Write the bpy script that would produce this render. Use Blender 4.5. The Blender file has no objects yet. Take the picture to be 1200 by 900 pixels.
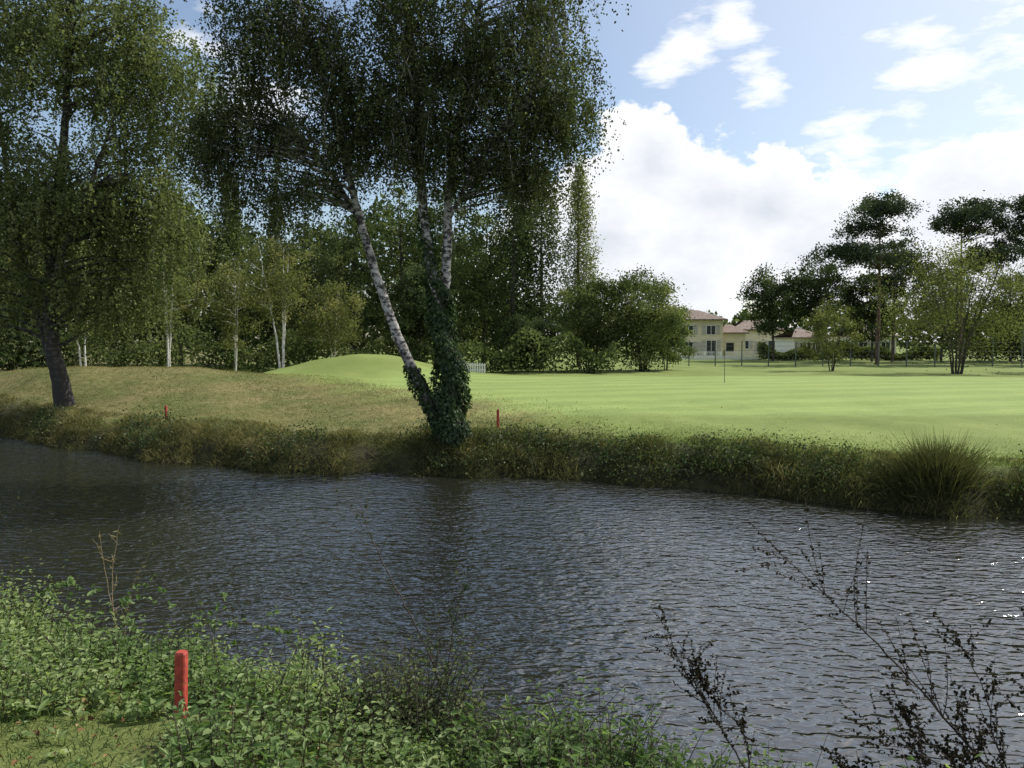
import bpy, math, numpy as np
from mathutils import Vector
R = np.random.default_rng(7)
scene = bpy.context.scene
scene.view_settings.view_transform='Standard'
scene.view_settings.look='None'
scene.view_settings.exposure=0

# ---------------------------------------------------------------- helpers
def link(ob):
    scene.collection.objects.link(ob); return ob

class Geo:
    def __init__(s): s.V=[];s.F=[];s.M=[];s.S=[];s.n=0;s.sm=[]
    def add(s,V,F,mat=0,shade=0.5,smooth=False):
        V=np.asarray(V,float).reshape(-1,3);F=np.asarray(F,int).reshape(-1,4)
        s.V.append(V);s.F.append(F+s.n);s.n+=len(V)
        s.M.append(np.full(len(F),mat,int));s.sm.append(np.full(len(F),smooth,bool))
        s.S.append(np.broadcast_to(np.asarray(shade,float),(len(V),)).copy())
    def build(s,name,mats,parent=None):
        V=np.concatenate(s.V);F=np.concatenate(s.F);M=np.concatenate(s.M);S=np.concatenate(s.S);SM=np.concatenate(s.sm)
        me=bpy.data.meshes.new(name)
        me.vertices.add(len(V));me.vertices.foreach_set('co',V.astype(np.float32).ravel())
        me.loops.add(len(F)*4);me.loops.foreach_set('vertex_index',F.astype(np.int32).ravel())
        me.polygons.add(len(F));me.polygons.foreach_set('loop_start',(np.arange(len(F))*4).astype(np.int32))
        me.polygons.foreach_set('material_index',M.astype(np.int32))
        me.polygons.foreach_set('use_smooth',SM)
        a=me.attributes.new('shade','FLOAT','POINT');a.data.foreach_set('value',S.astype(np.float32))
        me.update(calc_edges=True)
        for m in mats: me.materials.append(m)
        ob=bpy.data.objects.new(name,me);link(ob)
        if parent: ob.parent=parent
        return ob

def unit(v): return v/np.maximum(np.linalg.norm(v,axis=-1,keepdims=True),1e-9)
def rdir(n): return unit(R.normal(size=(n,3)))

def tube(g,pts,rad,mat=0,sides=8,shade=.5):
    pts=np.asarray(pts,float);n=len(pts);rad=np.broadcast_to(np.asarray(rad,float),(n,))
    t=np.gradient(pts,axis=0);t=unit(t)
    ref=np.array([0.9,.1,.2]) if abs(t[:,2]).mean()>.5 else np.array([0,.1,1.])
    a=unit(np.cross(t,ref));b=np.cross(t,a)
    th=np.linspace(0,2*np.pi,sides,endpoint=False)
    V=pts[:,None,:]+rad[:,None,None]*(np.cos(th)[None,:,None]*a[:,None,:]+np.sin(th)[None,:,None]*b[:,None,:])
    i=np.arange(n-1)[:,None]*sides;j=np.arange(sides)[None,:];k=(j+1)%sides
    F=np.stack([i+j,i+k,i+sides+k,i+sides+j],-1).reshape(-1,4)
    g.add(V.reshape(-1,3),F,mat,shade,True)

def smoothline(pts,rad,k=5,wob=0.0):
    pts=np.asarray(pts,float);n=len(pts);u=np.arange(n);w=np.linspace(0,n-1,(n-1)*k+1)
    P=np.vstack([2*pts[0]-pts[1],pts,2*pts[-1]-pts[-2]])
    out=[]
    for x in w:
        i=min(int(x),n-2);f=x-i;p0,p1,p2,p3=P[i:i+4]
        out.append(.5*((2*p1)+(-p0+p2)*f+(2*p0-5*p1+4*p2-p3)*f*f+(-p0+3*p1-3*p2+p3)*f**3))
    out=np.array(out)+R.normal(size=(len(w),3))*wob
    return out,np.interp(w,u,rad)

def leaves(g,P,size,shade,mat=1,down=0.0,ratio=.32):
    n=len(P);size=np.broadcast_to(size,(n,))*R.uniform(.7,1.3,n)
    a=rdir(n);a[:,2]-=down;a=unit(a)
    b=unit(np.cross(a,rdir(n)))
    s=size[:,None]
    V=np.stack([P,P+a*s*.45+b*s*ratio,P+a*s,P+a*s*.45-b*s*ratio],1)
    F=np.arange(n*4).reshape(-1,4)
    g.add(V.reshape(-1,3),F,mat,np.repeat(np.broadcast_to(shade,(n,)),4))

def bigleaves(g,P,a,size,shade,mat=1,w=.3,fold=.25,nrm=None):
    n=len(P);a=unit(a);up=np.array([0,0,1.])+R.normal(size=(n,3))*.45 if nrm is None else nrm
    b=unit(np.cross(a,up));c=np.cross(b,a)
    s=np.broadcast_to(size,(n,))[:,None]
    dr=-c*s*.15
    V=np.stack([P,P+a*s*.3+b*s*w+c*s*fold*w,P+a*s*.7+b*s*w*.8+c*s*fold*w+dr*.5,P+a*s+dr*1.4,
                P+a*s*.7-b*s*w*.8+c*s*fold*w+dr*.5,P+a*s*.3-b*s*w+c*s*fold*w],1)
    base=np.arange(n)[:,None]*6
    F=np.concatenate([base+np.array([[0,1,2,3]]),base+np.array([[0,3,4,5]])])
    g.add(V.reshape(-1,3),F,mat,np.repeat(np.broadcast_to(shade,(n,)),6))

def blades(g,P,d,L,w,droop,shade,mat=0):
    n=len(P);d=unit(d);L=np.broadcast_to(L,(n,))[:,None]
    side=unit(np.cross(d,rdir(n)));w=np.broadcast_to(w,(n,))[:,None]
    h=d.copy();h[:,2]=0;h=unit(h+1e-6)
    dz=np.array([0,0,-1.])
    dr=np.broadcast_to(droop,(n,))[:,None]
    p1=P+d*L*.5+dz*dr*L*.12
    p2=P+d*L*.95+h*L*dr*.15+dz*L*dr*.55
    V=np.stack([P-side*w,P+side*w,p1+side*w*.8,p1-side*w*.8,p2+side*w*.1,p2-side*w*.1],1)
    base=np.arange(n)[:,None]*6
    F=np.concatenate([base+np.array([[0,1,2,3]]),base+np.array([[3,2,4,5]])])
    g.add(V.reshape(-1,3),F,mat,np.repeat(np.broadcast_to(shade,(n,)),6))

# ---------------------------------------------------------------- materials
def newmat(name):
    m=bpy.data.materials.new(name);m.use_nodes=True;nt=m.node_tree;nt.nodes.clear()
    o=nt.nodes.new('ShaderNodeOutputMaterial');return m,nt,o
def ramp(nt,stops):
    r=nt.nodes.new('ShaderNodeValToRGB');e=r.color_ramp.elements
    while len(e)<len(stops): e.new(.5)
    for i,(p,c) in enumerate(stops):
        e[i].position=p;e[i].color=(*c,1)
    return r
def leafmat(name,stops,trans=.4,gloss=.0,tmul=(1.3,1.38,.85),k=1.0):
    stops=[(p,tuple(x*k for x in c)) for p,c in stops]
    m,nt,o=newmat(name);N=nt.nodes.new;L=nt.links.new
    at=N('ShaderNodeAttribute');at.attribute_name='shade'
    r=ramp(nt,stops);L(at.outputs['Fac'],r.inputs[0])
    d=N('ShaderNodeBsdfDiffuse');L(r.outputs[0],d.inputs[0])
    t=N('ShaderNodeBsdfTranslucent')
    mu=N('ShaderNodeMix');mu.data_type='RGBA';mu.blend_type='MULTIPLY';mu.inputs[0].default_value=1
    L(r.outputs[0],mu.inputs[6]);mu.inputs[7].default_value=(*tmul,1);L(mu.outputs[2],t.inputs[0])
    mx=N('ShaderNodeMixShader');mx.inputs[0].default_value=trans;L(d.outputs[0],mx.inputs[1]);L(t.outputs[0],mx.inputs[2])
    if gloss>0:
        gl=N('ShaderNodeBsdfGlossy');gl.inputs['Roughness'].default_value=.5;gl.inputs[0].default_value=(.6,.6,.6,1)
        m2=N('ShaderNodeMixShader');m2.inputs[0].default_value=gloss;L(mx.outputs[0],m2.inputs[1]);L(gl.outputs[0],m2.inputs[2])
        L(m2.outputs[0],o.inputs[0])
    else: L(mx.outputs[0],o.inputs[0])
    return m
def barkmat(name,c1,c2,scale=(6,6,1.5),thr=(.42,.55),darkz=None):
    m,nt,o=newmat(name);N=nt.nodes.new;L=nt.links.new
    tc=N('ShaderNodeTexCoord');mp=N('ShaderNodeMapping');mp.inputs['Scale'].default_value=scale
    L(tc.outputs['Object'],mp.inputs[0]);no=N('ShaderNodeTexNoise');no.inputs['Scale'].default_value=1;no.inputs['Detail'].default_value=6
    no.inputs['Roughness'].default_value=.65
    L(mp.outputs[0],no.inputs[0]);r=ramp(nt,[(thr[0],c1),(thr[1],c2)]);L(no.outputs[0],r.inputs[0])
    p=N('ShaderNodeBsdfPrincipled');p.inputs['Roughness'].default_value=.85
    col=r.outputs[0]
    if darkz:
        sx=N('ShaderNodeSeparateXYZ');L(tc.outputs['Object'],sx.inputs[0])
        mr=N('ShaderNodeMapRange');mr.inputs[1].default_value=darkz[0];mr.inputs[2].default_value=darkz[1]
        L(sx.outputs[2],mr.inputs[0]);mm=N('ShaderNodeMix');mm.data_type='RGBA'
        L(mr.outputs[0],mm.inputs[0]);mm.inputs[6].default_value=(*c1,1);L(col,mm.inputs[7]);col=mm.outputs[2]
    L(col,p.inputs[0]);b=N('ShaderNodeBump');b.inputs['Strength'].default_value=.6;b.inputs['Distance'].default_value=.03
    L(no.outputs[0],b.inputs['Height']);L(b.outputs[0],p.inputs['Normal']);L(p.outputs[0],o.inputs[0]);return m
def plain(name,c,rough=.7,var=.25,scale=8,metal=0):
    m,nt,o=newmat(name);N=nt.nodes.new;L=nt.links.new
    tc=N('ShaderNodeTexCoord');no=N('ShaderNodeTexNoise');no.inputs['Scale'].default_value=scale;no.inputs['Detail'].default_value=5
    L(tc.outputs['Object'],no.inputs[0])
    r=ramp(nt,[(.3,tuple(x*(1-var) for x in c)),(.7,tuple(min(1,x*(1+var)) for x in c))]);L(no.outputs[0],r.inputs[0])
    p=N('ShaderNodeBsdfPrincipled');p.inputs['Roughness'].default_value=rough;p.inputs['Metallic'].default_value=metal
    L(r.outputs[0],p.inputs[0]);L(p.outputs[0],o.inputs[0]);return m

M_birchbark=barkmat('birch_bark',(.04,.035,.03),(.44,.42,.39),(5,5,9),(.46,.57),(1.4,3.8))
M_darkbirch=barkmat('old_birch_bark',(.03,.026,.022),(.22,.20,.18),(5,5,7),(.50,.62),(1.4,7.2))
M_darkbark=barkmat('dark_bark',(.025,.02,.016),(.10,.085,.065),(6,6,1.5),(.35,.65))
M_pinebark=barkmat('pine_bark',(.04,.025,.018),(.15,.09,.06),(5,5,1.2),(.35,.65))
M_silver=barkmat('silver_bark',(.16,.14,.12),(.68,.65,.60),(5,5,9),(.34,.44))
M_birchleaf=leafmat('birch_leaves',[(0,(.026,.034,.015)),(.5,(.060,.076,.032)),(1,(.12,.138,.062))],.36,k=1.22)
M_birchleaf2=leafmat('birch_leaves_light',[(0,(.044,.056,.023)),(.5,(.092,.112,.047)),(1,(.16,.175,.08))],.42,k=1.5)
M_bgleaf=leafmat('woodland_leaves',[(0,(.036,.050,.021)),(.5,(.085,.110,.043)),(1,(.16,.178,.076))],.38,k=1.28)
M_bgdark=leafmat('dark_leaves',[(0,(.020,.030,.016)),(.5,(.050,.069,.033)),(1,(.095,.117,.055))],.34,k=1.25)
M_yellow=leafmat('yellow_green_leaves',[(0,(.06,.070,.027)),(.5,(.135,.148,.058)),(1,(.24,.225,.10))],.42,k=1.2)
M_poplar=leafmat('poplar_leaves',[(0,(.07,.085,.032)),(.5,(.14,.165,.06)),(1,(.23,.24,.10))],.4,k=1.15)
M_pine=leafmat('pine_needles',[(0,(.020,.030,.020)),(.5,(.045,.060,.036)),(1,(.08,.10,.055))],.25,k=1.35)
M_ivy=leafmat('ivy_leaves',[(0,(.014,.028,.010)),(.5,(.036,.064,.022)),(1,(.10,.14,.05))],.28,.03,k=1.15)
M_grass=leafmat('bank_grass_blades',[(0,(.035,.038,.016)),(.5,(.095,.10,.040)),(.8,(.19,.17,.08)),(1,(.34,.29,.16))],.4,k=1.1)
M_straw=leafmat('dry_grass_blades',[(0,(.11,.118,.04)),(.5,(.21,.19,.085)),(1,(.36,.30,.16))],.35)
M_weed=leafmat('weed_leaves',[(0,(.045,.082,.024)),(.5,(.13,.20,.066)),(1,(.28,.34,.15))],.42,.02,(1.25,1.35,.75),k=1.1)
M_bramble=leafmat('bramble_leaves',[(0,(.022,.038,.014)),(.5,(.056,.080,.030)),(1,(.13,.145,.058))],.32,.02,k=1.15)
M_twig=plain('twig_bark',(.05,.035,.025),.8)
M_drystem=plain('dry_stems',(.25,.19,.11),.8)
M_berry=leafmat('dark_seed_heads',[(0,(.016,.014,.010)),(1,(.06,.05,.032))],.1)
M_dead=leafmat('fallen_leaves',[(0,(.12,.06,.03)),(.5,(.23,.14,.07)),(1,(.42,.33,.16))],.2,.0,(1,1,1))
M_red=plain('red_paint',(.38,.055,.035),.6,.35,25)
M_white=plain('white_paint',(.75,.74,.7),.6,.08)

# ---------------------------------------------------------------- terrain
FX=np.array([-160,-60,-30,-18.8,-10.4,-6.3,0,4.2,6.6,10.2,16,40,160.]);FY=np.array([120,58,38,29.8,23.9,22,21.2,19.7,17.8,16,13.5,6,-30.])
NX=np.array([-160,-30,-10,-5.4,-1.4,.5,3,6,12,40,160.]);NY=np.array([96,24,12,9.0,7.0,6.1,5.0,4.1,2.6,-5,-44.])
def yF(x): return np.interp(x,FX,FY)+.22*np.sin(x*1.3)+.12*np.sin(x*3.1+1)
def yN(x): return np.interp(x,NX,NY)+.12*np.sin(x*2.1)
def hgt(x,y):
    x=np.asarray(x,float);y=np.asarray(y,float)
    s=y-yF(x);t=yN(x)-y
    hf=np.interp(s,[-3,-1,0,.5,1.6,3,8,30],[-1.5,-.9,-.02,.45,.88,1.0,1.1,1.15])
    hn=np.interp(t,[-3,-1,0,.5,1.5,3,6.5,30],[-1.5,-.8,-.02,.45,.92,1.25,2.0,2.2])
    h=np.where(s>-1.2,hf,np.where(t>-1.2,hn,-1.3))
    k=np.clip((s-1)/4,0,1)
    h=h+k*(1.25*np.exp(-((x+19)/10)**2-((y-39)/6)**2)
         +1.6*np.exp(-((x+9.5)/5.5)**2-((y-51)/6)**2)
         +.5*np.exp(-((x+32)/8)**2-((y-44)/7)**2)
         +.28*np.exp(-((x-16)/22)**4-((y-42)/13)**4))
    rg=np.clip((np.maximum(s,t)-.2)/2,0,1)
    green=np.exp(-((x-14)/22)**4-((y-41)/15)**4)
    h=h+rg*(1-.75*green)*(.04*np.sin(x*.9+y*.4)+.03*np.sin(x*.5-y*.8+2)+.02*np.sin(2.3*x+1.1*y))
    h=h+np.clip((y-85)/60,0,1)*.6
    return h
def ax(*seg):
    out=[]
    for a,b,st in seg: out.append(np.arange(a,b,st))
    return np.concatenate(out)
xs=ax((-900,-200,50),(-200,-60,8),(-60,-26,1),(-26,14,.22),(14,40,.6),(40,80,2),(80,200,10),(200,901,50))
ys=ax((-200,-20,15),(-20,2,1),(2,31,.18),(31,62,.5),(62,120,2),(120,300,12),(300,1501,80))
X,Y=np.meshgrid(xs,ys);Z=hgt(X,Y)
Z+=np.where((Z>-.2)&(np.abs(X)<26)&(Y<31)&(Y>2),R.normal(size=Z.shape)*.012,0)
g=Geo();nx=len(xs);ny=len(ys)
i=np.arange(ny-1)[:,None]*nx;j=np.arange(nx-1)[None,:]
F=np.stack([i+j,i+j+1,i+nx+j+1,i+nx+j],-1).reshape(-1,4)
g.add(np.stack([X,Y,Z],-1),F,0,.5,True)
mg,nt,o=newmat('ground_grass');N=nt.nodes.new;L=nt.links.new
ground=g.build('ground',[mg])
s=Y-yF(X);t=yN(X)-Y
wig=1.2*np.sin(X*.7+Y*.3)+.8*np.sin(X*1.9-Y*.9)
xb=np.interp(Y,[18,23,30,38,43,52],[4,2.5,0,-6.0,-12,-26])
dry=np.clip((xb-X+wig)/3.5,0,1)*np.clip((s-.3)/1.5,0,1)*(s>0)
bank=np.where(Y>12+0*X,np.clip((2.2-s+.3*wig)/1.2,0,1),np.clip((1.8-t)/.6,0,1));bank=np.where((s<0)&(t<0),1,bank)
bank=np.where((Y<12)&(X>-2.2),np.maximum(bank,.75),bank);bank=np.where(Y<12,np.maximum(bank,.45),bank)
gr=np.clip(1-(((X-14)/22)**4+((Y-39)/13)**4),0,1);gr=np.clip(gr*3,0,1)*(s>3)
col=np.stack([dry,gr,bank,np.ones_like(dry)],-1).reshape(-1,4)
a=ground.data.attributes.new('zone','FLOAT_COLOR','POINT');a.data.foreach_set('color',col.astype(np.float32).ravel())
at=N('ShaderNodeAttribute');at.attribute_name='zone';sp=N('ShaderNodeSeparateColor');L(at.outputs['Color'],sp.inputs[0])
tc=N('ShaderNodeTexCoord')
def noise(sc,det=5,rough=.6,stretch=None):
    n=N('ShaderNodeTexNoise');n.inputs['Scale'].default_value=sc;n.inputs['Detail'].default_value=det;n.inputs['Roughness'].default_value=rough
    if stretch:
        mp=N('ShaderNodeMapping');mp.inputs['Scale'].default_value=stretch;L(tc.outputs['Object'],mp.inputs[0]);L(mp.outputs[0],n.inputs[0])
    else: L(tc.outputs['Object'],n.inputs[0])
    return n.outputs[0]
def mix(f,a_,b_,bt='MIX'):
    m=N('ShaderNodeMix');m.data_type='RGBA';m.blend_type=bt
    for k,v in ((0,f),(6,a_),(7,b_)):
        if isinstance(v,(int,float)): m.inputs[k].default_value=v
        elif isinstance(v,tuple): m.inputs[k].default_value=(*v,1)
        else: L(v,m.inputs[k])
    return m.outputs[2]
n1=noise(.35);n2=noise(3.5,6);n3=noise(26,3)
rA=ramp(nt,[(.3,(.15,.20,.05)),(.7,(.22,.275,.08))]);L(n1,rA.inputs[0])
wv=N('ShaderNodeTexWave');wv.inputs['Scale'].default_value=.12;wv.inputs['Distortion'].default_value=.8;wv.inputs['Detail'].default_value=1
mpw=N('ShaderNodeMapping');mpw.inputs['Rotation'].default_value=(0,0,math.radians(76));L(tc.outputs['Object'],mpw.inputs[0]);L(mpw.outputs[0],wv.inputs[0])
rW=ramp(nt,[(.4,(.232,.306,.094)),(.6,(.264,.342,.110))]);L(wv.outputs[0],rW.inputs[0])
rW2=ramp(nt,[(.3,(.86,.9,.86)),(.7,(1.08,1.05,1.0))]);L(n1,rW2.inputs[0])
c=mix(sp.outputs[1],rA.outputs[0],mix(1.0,rW.outputs[0],rW2.outputs[0],'MULTIPLY'))
rD=ramp(nt,[(.3,(.11,.115,.04)),(.5,(.18,.165,.075)),(.72,(.28,.235,.13))]);L(n2,rD.inputs[0])
rD2=ramp(nt,[(.35,(.6,.78,.5)),(.65,(1.1,1.05,1.))]);L(n1,rD2.inputs[0])
c=mix(sp.outputs[0],c,mix(1.0,rD.outputs[0],rD2.outputs[0],'MULTIPLY'))
rB=ramp(nt,[(.35,(.02,.017,.01)),(.6,(.05,.052,.02)),(.8,(.09,.08,.035))]);L(n2,rB.inputs[0])
c=mix(sp.outputs[2],c,rB.outputs[0])
rF=ramp(nt,[(.25,(.72,.72,.7)),(.75,(1.22,1.2,1.15))]);L(n3,rF.inputs[0]);c=mix(1.0,c,rF.outputs[0],'MULTIPLY')
p=N('ShaderNodeBsdfPrincipled');p.inputs['Roughness'].default_value=.9;p.inputs['Specular IOR Level'].default_value=.2;L(c,p.inputs[0])
b=N('ShaderNodeBump');b.inputs['Strength'].default_value=.7;b.inputs['Distance'].default_value=.04;L(n3,b.inputs['Height']);L(b.outputs[0],p.inputs['Normal'])
L(p.outputs[0],o.inputs[0])

# ---------------------------------------------------------------- water
mw,nt,o=newmat('pond_water');N=nt.nodes.new;L=nt.links.new
tc=N('ShaderNodeTexCoord')
def wn(sc,st,rot,det=2,dist=0):
    mp=N('ShaderNodeMapping');mp.inputs['Scale'].default_value=st;mp.inputs['Rotation'].default_value=(0,0,math.radians(rot))
    L(tc.outputs['Object'],mp.inputs[0]);n=N('ShaderNodeTexNoise');n.inputs['Scale'].default_value=sc;n.inputs['Detail'].default_value=det
    n.inputs['Distortion'].default_value=dist;L(mp.outputs[0],n.inputs[0]);return n.outputs[0]
def math_(op,a_,b_):
    m=N('ShaderNodeMath');m.operation=op
    for k,v in enumerate((a_,b_)):
        if isinstance(v,(int,float)): m.inputs[k].default_value=v
        else: L(v,m.inputs[k])
    return m.outputs[0]
r1=wn(6.0,(.6,1.25,1),28,1,.6);r2=wn(14,(.7,1.2,1),42,1,.3);r4=wn(1.8,(.5,1.2,1),18,1,.2);r3=wn(.22,(1,1,1),0,3)
hh=math_('ADD',r1,math_('ADD',math_('MULTIPLY',r2,.25),math_('MULTIPLY',r4,.6)))
amp=N('ShaderNodeMapRange');amp.inputs[1].default_value=.35;amp.inputs[2].default_value=.65;amp.inputs[3].default_value=.65;amp.inputs[4].default_value=1.1
L(r3,amp.inputs[0]);hh=math_('MULTIPLY',hh,amp.outputs[0])
b=N('ShaderNodeBump');b.inputs['Strength'].default_value=1;b.inputs['Distance'].default_value=.056;L(hh,b.inputs['Height'])
p=N('ShaderNodeBsdfPrincipled');p.inputs['Base Color'].default_value=(.018,.019,.013,1);p.inputs['Roughness'].default_value=.06;p.inputs['IOR'].default_value=2.35
L(b.outputs[0],p.inputs['Normal']);L(p.outputs[0],o.inputs[0])
g=Geo();g.add([[-150,-45,0],[150,-45,0],[150,110,0],[-150,110,0]],[[0,1,2,3]]);g.build('water',[mw])

# ---------------------------------------------------------------- trees
def nearest_on_trunks(tr,c):
    best=None;bd=1e9
    for P,r in tr:
        d=np.linalg.norm(P-c,axis=1)+np.where(P[:,2]>c[2]-.3,3.0,0)+np.abs(c[2]-P[:,2]-1.5)*.3
        k=int(np.argmin(d))
        if d[k]<bd: bd=d[k];best=(P[k],r[k])
    return best
def limb(g,p0,r0,c,mat=0,rise=.35,sides=5):
    m=(p0+c)/2+np.array([0,0,rise*np.linalg.norm((c-p0)[:2])*.5])+R.normal(size=3)*.12
    t=np.linspace(0,1,7)[:,None]
    P=(1-t)**2*p0+2*t*(1-t)*m+t*t*c
    P[1:-1]+=R.normal(size=(5,3))*.04
    r=np.linspace(min(.06,r0*.6),.007,7);tube(g,P,r,mat,sides)

def weeping(name,trunks,lobes,leaf,ns,nl,slen,bark,leafm,limbfrac=.6,spread=.38,twig=.15):
    g=Geo();tr=[]
    for pts,rad in trunks:
        P,r=smoothline(pts,rad,6,.012);tube(g,P,r,0,12);tr.append((P,r))
    allc=[]
    for (cx,cy,cz,rx,ry,rz,n) in lobes:
        d=rdir(n)*(R.uniform(0,1,n)**.42)[:,None]
        allc.append(np.array([cx,cy,cz])+d*np.array([rx,ry,rz]))
    C=np.concatenate(allc);n=len(C)
    for c in C[R.uniform(size=n)<limbfrac]:
        p0,r0=nearest_on_trunks(tr,c);limb(g,p0,r0,c,0)
    cs=np.clip(R.normal(.45,.24,n),0,1)
    S0=np.repeat(C,ns,axis=0)+R.normal(size=(n*ns,3))*spread*np.array([1,1,.6])
    out=S0-np.repeat(C,ns,axis=0);out[:,2]=0
    Ln=R.uniform(slen[0],slen[1],n*ns)*np.where(R.uniform(size=n*ns)<.12,1.5,1)
    u=R.uniform(0,1,(n*ns,nl))**1.15
    P=S0[:,None,:]+out[:,None,:]*u[...,None]*.7
    P[...,2]-=(Ln[:,None]*u**1.3)
    sway=R.normal(size=(n*ns,1,2))*.1
    P[...,:2]+=sway*u[...,None]
    P=P.reshape(-1,3)+R.normal(size=(n*ns*nl,3))*.05
    sh=np.repeat(np.repeat(cs,ns),nl)+R.normal(size=len(P))*.08
    leaves(g,P,leaf,np.clip(sh,0,1),1,.6,.36)
    k=R.uniform(size=n*ns)<twig
    for a_,o_,l_,sw in zip(S0[k],out[k],Ln[k],sway[k,0]):
        tt=np.array([0,.5,1.])[:,None]
        Q=a_+np.concatenate([(o_[:2]*.7+sw)*tt,-l_*tt**1.3],1);tube(g,Q,[.007,.005,.003],0,3)
    return g.build(name,[bark,leafm])

yc=22.4
def v(x,z,y=0): return [x,yc+y,z]
trA=([v(-1.85,.7),v(-2.0,1.25),v(-2.62,2.45,.1),v(-3.2,3.75,.1),v(-3.79,5.5,.2),v(-4.21,6.9,.2),v(-4.6,8.6,.1),v(-5.1,10.5),v(-5.7,12.6,-.2),v(-6.1,15,-.3)],[.20,.17,.15,.135,.12,.11,.09,.065,.05,.02])
trB=([v(-1.6,.4),v(-1.68,1.2),v(-1.72,2.65,-.05),v(-2.0,4.55,-.05),v(-2.3,6.0,0),v(-2.5,7.9,.1),v(-2.62,10.2,.2),v(-2.85,13,.1),v(-2.9,16,.1)],[.34,.28,.24,.20,.145,.12,.10,.07,.02])
trC=([v(-1.95,4.2),v(-1.86,5.2),v(-1.8,6.2,.1),v(-1.73,7.9,.2),v(-1.4,10,.3),v(-.95,12.6,.3),v(-.5,15.4,.3)],[.14,.14,.13,.11,.09,.06,.02])
trD=([v(-4.2,6.9,.2),v(-5.0,8.2,.5),v(-6.2,9.6,.8),v(-7.4,10.9,1.0)],[.07,.06,.045,.02])
trE=([v(-1.8,6.9,.2),v(-.8,8.6,-.3),v(.4,10.0,-.6),v(1.3,11.0,-.8)],[.07,.06,.04,.02])
lob=[(-2.9,yc,11.2,2.6,2.3,2.2,215),(-1.9,yc,8.9,1.6,1.6,1.0,62),(.25,yc,11.0,1.9,2.1,1.9,140),(1.25,yc,9.7,1.0,1.3,1.1,50),(-.2,yc+.3,8.8,1.2,1.3,.9,42),(.6,yc+.3,8.0,1.0,1.0,.6,16),
     (-4.3,yc,9.5,1.7,1.6,1.2,72),(-6.2,yc,12.0,1.9,2.0,1.6,105),(-7.3,yc+.5,10.0,1.3,1.4,1.2,66),(-8.5,yc+.5,9.0,.7,.9,1.2,36),(-7.2,yc+.3,7.8,.9,.9,.6,14),
     (-5.7,yc,8.0,1.2,1.3,.7,26),(-2.4,yc,15.2,3.6,3.0,2.2,120),(-6.3,yc,14.8,2.6,2.4,1.6,60),(1.0,yc,13.6,1.3,1.8,1.5,50)]
weeping('birch_tree',[trA,trB,trC,trD,trE],lob,.078,9,20,(.4,1.5),M_birchbark,M_birchleaf,.55,.27)

g=Geo()
def ivy(line,z0,z1,rad,n):
    P,_=smoothline(line[0],line[1],8)
    z=R.uniform(z0,z1,n)*1.0;x=np.interp(z,P[:,2],P[:,0]);y=np.interp(z,P[:,2],P[:,1])
    th=R.uniform(0,2*np.pi,n);k=1-.55*np.clip((z-z0)/(z1-z0),0,1)**1.6+.22*np.sin(z*3.1+th*2)+.14*np.sin(z*7+th*3)
    r=rad*k*R.uniform(.7,1.15,n)
    Q=np.stack([x+np.cos(th)*r,y+np.sin(th)*r,z],1)
    a_=np.stack([np.cos(th)*.6,np.sin(th)*.6,-.8+0*th],1)+R.normal(size=(n,3))*.45
    nr=np.stack([np.cos(th),np.sin(th),.4+0*th],1)+R.normal(size=(n,3))*.35
    bigleaves(g,Q,a_,R.uniform(.06,.12,n),np.clip(R.normal(.45,.22,n),0,1),0,.42,.2,nr)
ivy(trB,.6,5.3,.43,8500);ivy(trA,.9,2.9,.27,1700);ivy(trB,4.8,7.2,.22,900)
g.build('ivy',[M_ivy])

yl=31.5;zl=float(hgt(-17.6,yl))
def w(x,z,y=0): return [x,yl+y,z]
t1=([w(-17.5,zl-.4),w(-17.7,zl+1.0),w(-18.0,3.6),w(-18.0,6.0),w(-17.7,8.6),w(-17.2,12),w(-16.9,16),w(-16.6,20)],[.42,.32,.27,.23,.18,.14,.09,.03])
t2=([w(-17.9,2.4),w(-18.6,4.4,.3),w(-19.3,6.8,.5),w(-19.8,9.5,.6),w(-20.2,13,.6)],[.15,.17,.14,.1,.04])
t3=([w(-18.0,5.2),w(-17.2,7.0,-.4),w(-16.0,9.2,-.8),w(-14.8,12,-1)],[.12,.12,.09,.03])
lob=[(-17.5,yl,15.2,4.6,3.2,2.8,200),(-14.0,yl,13.6,2.6,2.4,2.8,115),(-16.0,yl,9.6,3.2,2.6,2.3,125),(-13.7,yl,8.3,1.8,1.7,2.0,64),(-15.2,yl,5.6,1.8,1.6,1.2,30),
     (-18.9,yl,8.8,2.6,2.6,3.0,95),(-16.2,yl,6.0,2.8,2.2,1.2,50),(-22.5,yl,12,3.8,3.2,4.8,100),(-17.5,yl,19,4.2,3.2,2.2,55),(-20.8,yl,5.6,1.6,1.6,1.5,26)]
weeping('birch_tree',[t1,t2,t3],lob,.112,9,19,(.6,2.0),M_darkbirch,M_birchleaf2,.4,.38,.08)

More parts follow.
